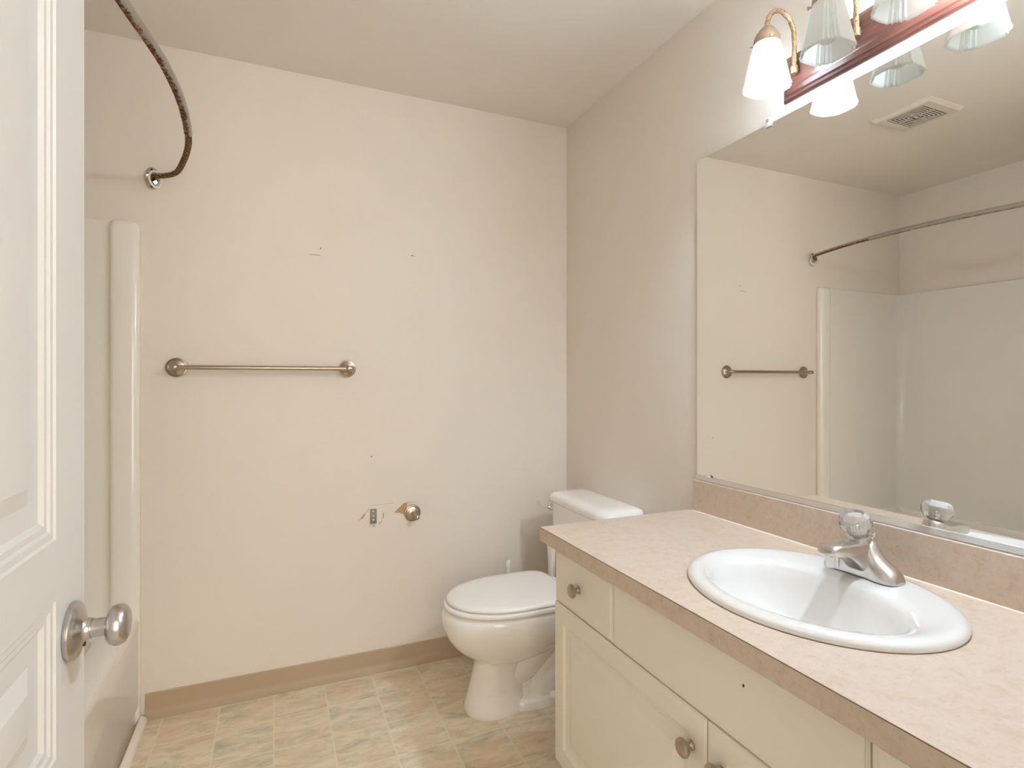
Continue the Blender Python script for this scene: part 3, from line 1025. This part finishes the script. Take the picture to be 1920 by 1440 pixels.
# ================================================================ MIRROR
MY0, MY1, MZ0, MZ1 = -.9055, -2.158, .893, 1.9475
def mirror():
    root = thing('mirror', 'large frameless wall mirror above the backsplash held by clear clips', 'mirror', (0, -1.54, MZ0))
    bm = bmesh.new()
    box(bm, (-.0065, MY1, MZ0 + .001), (-.0012, MY0, MZ1), .0006, 1)
    obj('glass', bm, M['mirror_silver'], root, smooth=0)
    bm = bmesh.new()
    prof = [(-.0005, .8912), (-.0100, .8912), (-.0100, .9050), (-.0085, .9058), (-.0070, .9050), (-.0070, .8930), (-.0005, .8930)]
    loft(bm, [[(a, y, z) for a, z in prof] for y in (MY0 + .002, MY1)])
    obj('bottom_channel', bm, M['aluminium'], root, smooth=20)
    for y, z in ((-1.195, MZ1), (-1.84, MZ1)):
        bm = bmesh.new()
        box(bm, (-.0115, y - .010, z - .010), (-.0066, y + .010, z + .002), .0015)
        box(bm, (-.0115, y - .010, z + .0008), (-.0005, y + .010, z + .016), .0015)
        c = obj('clip', bm, M['milky_plastic'], root, smooth=30)
        bm = bmesh.new()
        lathe(bm, [(.001, 0), (.004, 0), (.003, .0018), (.001, .0022)], (-.0115, y, z + .0085), (-1, 0, 0), 12)
        obj('screw', bm, M['zinc'], c)
    bm = bmesh.new()
    box(bm, (-.0150, -.974, .9052), (-.0101, -.960, .9120), .0012)
    obj('lower_clip', bm, M['milky_plastic'], root, smooth=30)
mirror()

# ================================================================ VANITY LIGHT
def light_bar():
    y0, y1 = -1.2445, -1.866
    zb, zt = 1.980, 2.100
    root = thing('vanity_light', 'vanity light bar with fluted frosted glass shades on a dark wood plate above the mirror', 'wall light', (0, (y0 + y1) / 2, zb))
    bm = bmesh.new()
    prof = [(0, 0), (0, .004), (.004, .010), (.010, .0125), (.014, .0165), (.022, .0190), (.026, .0215), (.030, .0225)]
    loft(bm, [[(-d, a, b) for a, b in ((y0 - o, zb + o), (y1 + o, zb + o), (y1 + o, zt - o), (y0 - o, zt - o))] for o, d in prof])
    obj('back_plate', bm, M['stained_wood'], root, smooth=20)
    lx = -.1315
    for k in range(4):
        y = -1.3006 - .1685 * k
        # arm: end socket on the plate, rising and curling out over the shade
        bm = bmesh.new()
        lathe(bm, [(.006, -.006), (.0090, -.006), (.0095, .0), (.0095, .010), (.0085, .014), (.006, .015)], (-.0325, y, 2.036), (0, 0, 1), 24)
        tube(bm, [(-.021, y, 2.043), (-.034, y, 2.043)], .006, 16)
        path = catmull([(-.0325, y, 2.046), (-.0325, y, 2.085), (-.0330, y, 2.118), (-.0375, y, 2.146), (-.0500, y, 2.168), (-.0720, y, 2.180), (-.0960, y, 2.180),
                        (-.1170, y, 2.166), (-.1285, y, 2.146), (lx, y, 2.124)], 6)
        # rope-twisted tube: two-lobed section turning along the path
        n = 14
        a, b, _ = frame(path[1] - path[0])
        prev = (path[1] - path[0]).normalized()
        rings = []
        for i, p in enumerate(path):
            tt = (path[min(i + 1, len(path) - 1)] - path[max(i - 1, 0)]).normalized()
            q = prev.rotation_difference(tt); a = q @ a; b = q @ b; prev = tt
            rings.append([p + (a * cos(2 * pi * j / n) + b * sin(2 * pi * j / n)) * (.0058 + .0007 * cos(3 * (2 * pi * j / n) + i * .8)) for j in range(n)])
        loft(bm, rings)
        arm = obj('arm', bm, M['rope_metal'], root, smooth=50)
        # fitter cup
        bm = bmesh.new()
        lathe(bm, [(.006, 2.128), (.012, 2.126), (.019, 2.119), (.0215, 2.113), (.0260, 2.109), (.0300, 2.101), (.0320, 2.0935), (.0325, 2.082), (.0312, 2.082),
                   (.0305, 2.0930), (.027, 2.101), (.005, 2.112)], (lx, y, 0), (0, 0, 1), 36)
        cup = obj('shade_holder', bm, M['antique_brass'], root, smooth=40)
        for ang in (pi / 2 + .5, pi / 2 + .5 + 2 * pi / 3, pi / 2 + .5 + 4 * pi / 3):
            d = Vector((cos(ang), sin(ang), 0))
            bm = bmesh.new()
            lathe(bm, [(.001, .030), (.0022, .030), (.0022, .037), (.0040, .037), (.0040, .041), (.001, .041)], (lx, y, 2.0875), d, 12)
            obj('thumb_screw', bm, M['antique_brass'], cup, smooth=40)
        # glass shade: round neck opening into a square with stepped corners
        h = .0495
        quarter = [(1.02, 0.0), (1.0, .30), (1.0, .50), (.86, .53), (.90, .67), (.73, .67), (.76, .76), (.67, .73), (.67, .90), (.53, .86), (.50, 1.0), (.30, 1.0)]
        poly = []
        for m in range(4):
            for px, py in quarter:
                ca, sa = cos(m * pi / 2), sin(m * pi / 2)
                poly.append((px * ca - py * sa, px * sa + py * ca))
        def sring(z, half, f):
            out = []
            for px, py in poly:
                r = sqrt(px * px + py * py)
                cxp, cyp = px / r, py / r
                # f=0 circle, f=1 stepped square
                out.append((lx + half * (cxp * (1 - f) + px * f), y + half * (cyp * (1 - f) + py * f), z))
            return out
        bm = bmesh.new()
        prof = [(2.0975, .0270, 0), (2.085, .0280, .20), (2.070, .0305, .55), (2.050, .0340, .85), (2.030, .0378, .97), (2.010, .0415, 1), (1.990, .0450, 1), (1.978, .0475, 1), (1.970, h + .0008, 1)]
        loft(bm, [sring(z, hf, f) for z, hf, f in prof], False, False)
        sh = obj('glass_shade', bm, M['glowing_glass_cool' if k == 0 else 'glowing_glass_warm' if k == 3 else 'frosted_glass'], root, smooth=25)
        sm = sh.modifiers.new('thickness', 'SOLIDIFY')
        sm.thickness = .0022
        sm.offset = 1
        # bulb
        bm = bmesh.new()
        prof = [(.001, 1.991), (.008, 1.992), (.015, 1.9955), (.0205, 2.002), (.0230, 2.010), (.0228, 2.018), (.0205, 2.027), (.0165, 2.037), (.0140, 2.047), (.0135, 2.052), (.001, 2.053)]
        lathe(bm, prof, (lx, y, 0), (0, 0, 1), 28)
        bl = obj('bulb', bm, M['bulb_cool'] if k == 0 else M['bulb_warm'] if k == 3 else M['bulb_glass'], root, smooth=60)
        if k in (0, 3):
            bl['label'] = 'lit bulb'
        bm = bmesh.new()
        lathe(bm, [(.001, 2.0532), (.0132, 2.0532), (.0132, 2.075), (.015, 2.076), (.015, 2.100), (.001, 2.100)], (lx, y, 0), (0, 0, 1), 20)
        obj('lamp_socket', bm, M['white_plastic'], root, smooth=40)
light_bar()

# ================================================================ CEILING VENT
def vent():
    cx, cy = -1.418, -.760
    hx, hy = .121, .127
    root = thing('ceiling_vent', 'square cream bathroom exhaust vent grille on the ceiling', 'vent', (cx, cy, H))
    bm = bmesh.new()
    def rg(hxx, hyy, z):
        return [(cx - hxx, cy - hyy, z), (cx + hxx, cy - hyy, z), (cx + hxx, cy + hyy, z), (cx - hxx, cy + hyy, z)]
    ix, iy = .093, .084
    loft(bm, [rg(hx, hy, H), rg(hx, hy, H - .006), rg(hx - .012, hy - .012, H - .016), rg(ix, iy, H - .016), rg(ix, iy, H - .0012)], False, False)
    obj('frame', bm, M['vent_plastic'], root, smooth=0)
    bm = bmesh.new()
    bm.faces.new([bm.verts.new(p) for p in rg(ix, iy, H - .0012)])
    obj('duct_shadow', bm, M['shadow_black'], root, smooth=0)  # flat black sheet, paints the shade inside the duct
    # concentric rectangular louvres, slats broken along the diagonals
    k = 0
    for i in range(7):
        ox, oy = ix - i * .0125, iy - i * .0118
        w = .0050
        bm = bmesh.new()
        for lo, hi in (((cx - ox, cy - oy), (cx + ox, cy - oy + w)), ((cx - ox, cy + oy - w), (cx + ox, cy + oy)),
                       ((cx - ox, cy - oy + w), (cx - ox + w, cy + oy - w)), ((cx + ox - w, cy - oy + w), (cx + ox, cy + oy - w))):
            box(bm, (lo[0], lo[1], H - .0158), (hi[0], hi[1], H - .0140))
        obj('louvre', bm, M['vent_plastic'], root, smooth=0)
    bm = bmesh.new()
    box(bm, (cx - .016, cy - .014, H - .0158), (cx + .016, cy + .014, H - .004))
    box(bm, (cx - ix, cy - .0015, H - .013), (cx + ix, cy + .0015, H - .008))
    box(bm, (cx - .0015, cy - iy, H - .013), (cx + .0015, cy + iy, H - .008))
    obj('centre_boss', bm, M['vent_plastic'], root, smooth=0)
vent()

# small paper scrap on the floor by the toilet
bm = bmesh.new()
pts = [(-.662, -.345), (-.652, -.352), (-.643, -.372), (-.651, -.366)]
loft(bm, [[(x, y, 0.0002) for x, y in pts], [(x, y, .0022) for x, y in pts]])
tag(obj('paper_scrap', bm, M['joint_plaster'], smooth=0, loc=(-.652, -.359, 0)), 'tiny white scrap on the vinyl floor beside the toilet base', 'scrap')
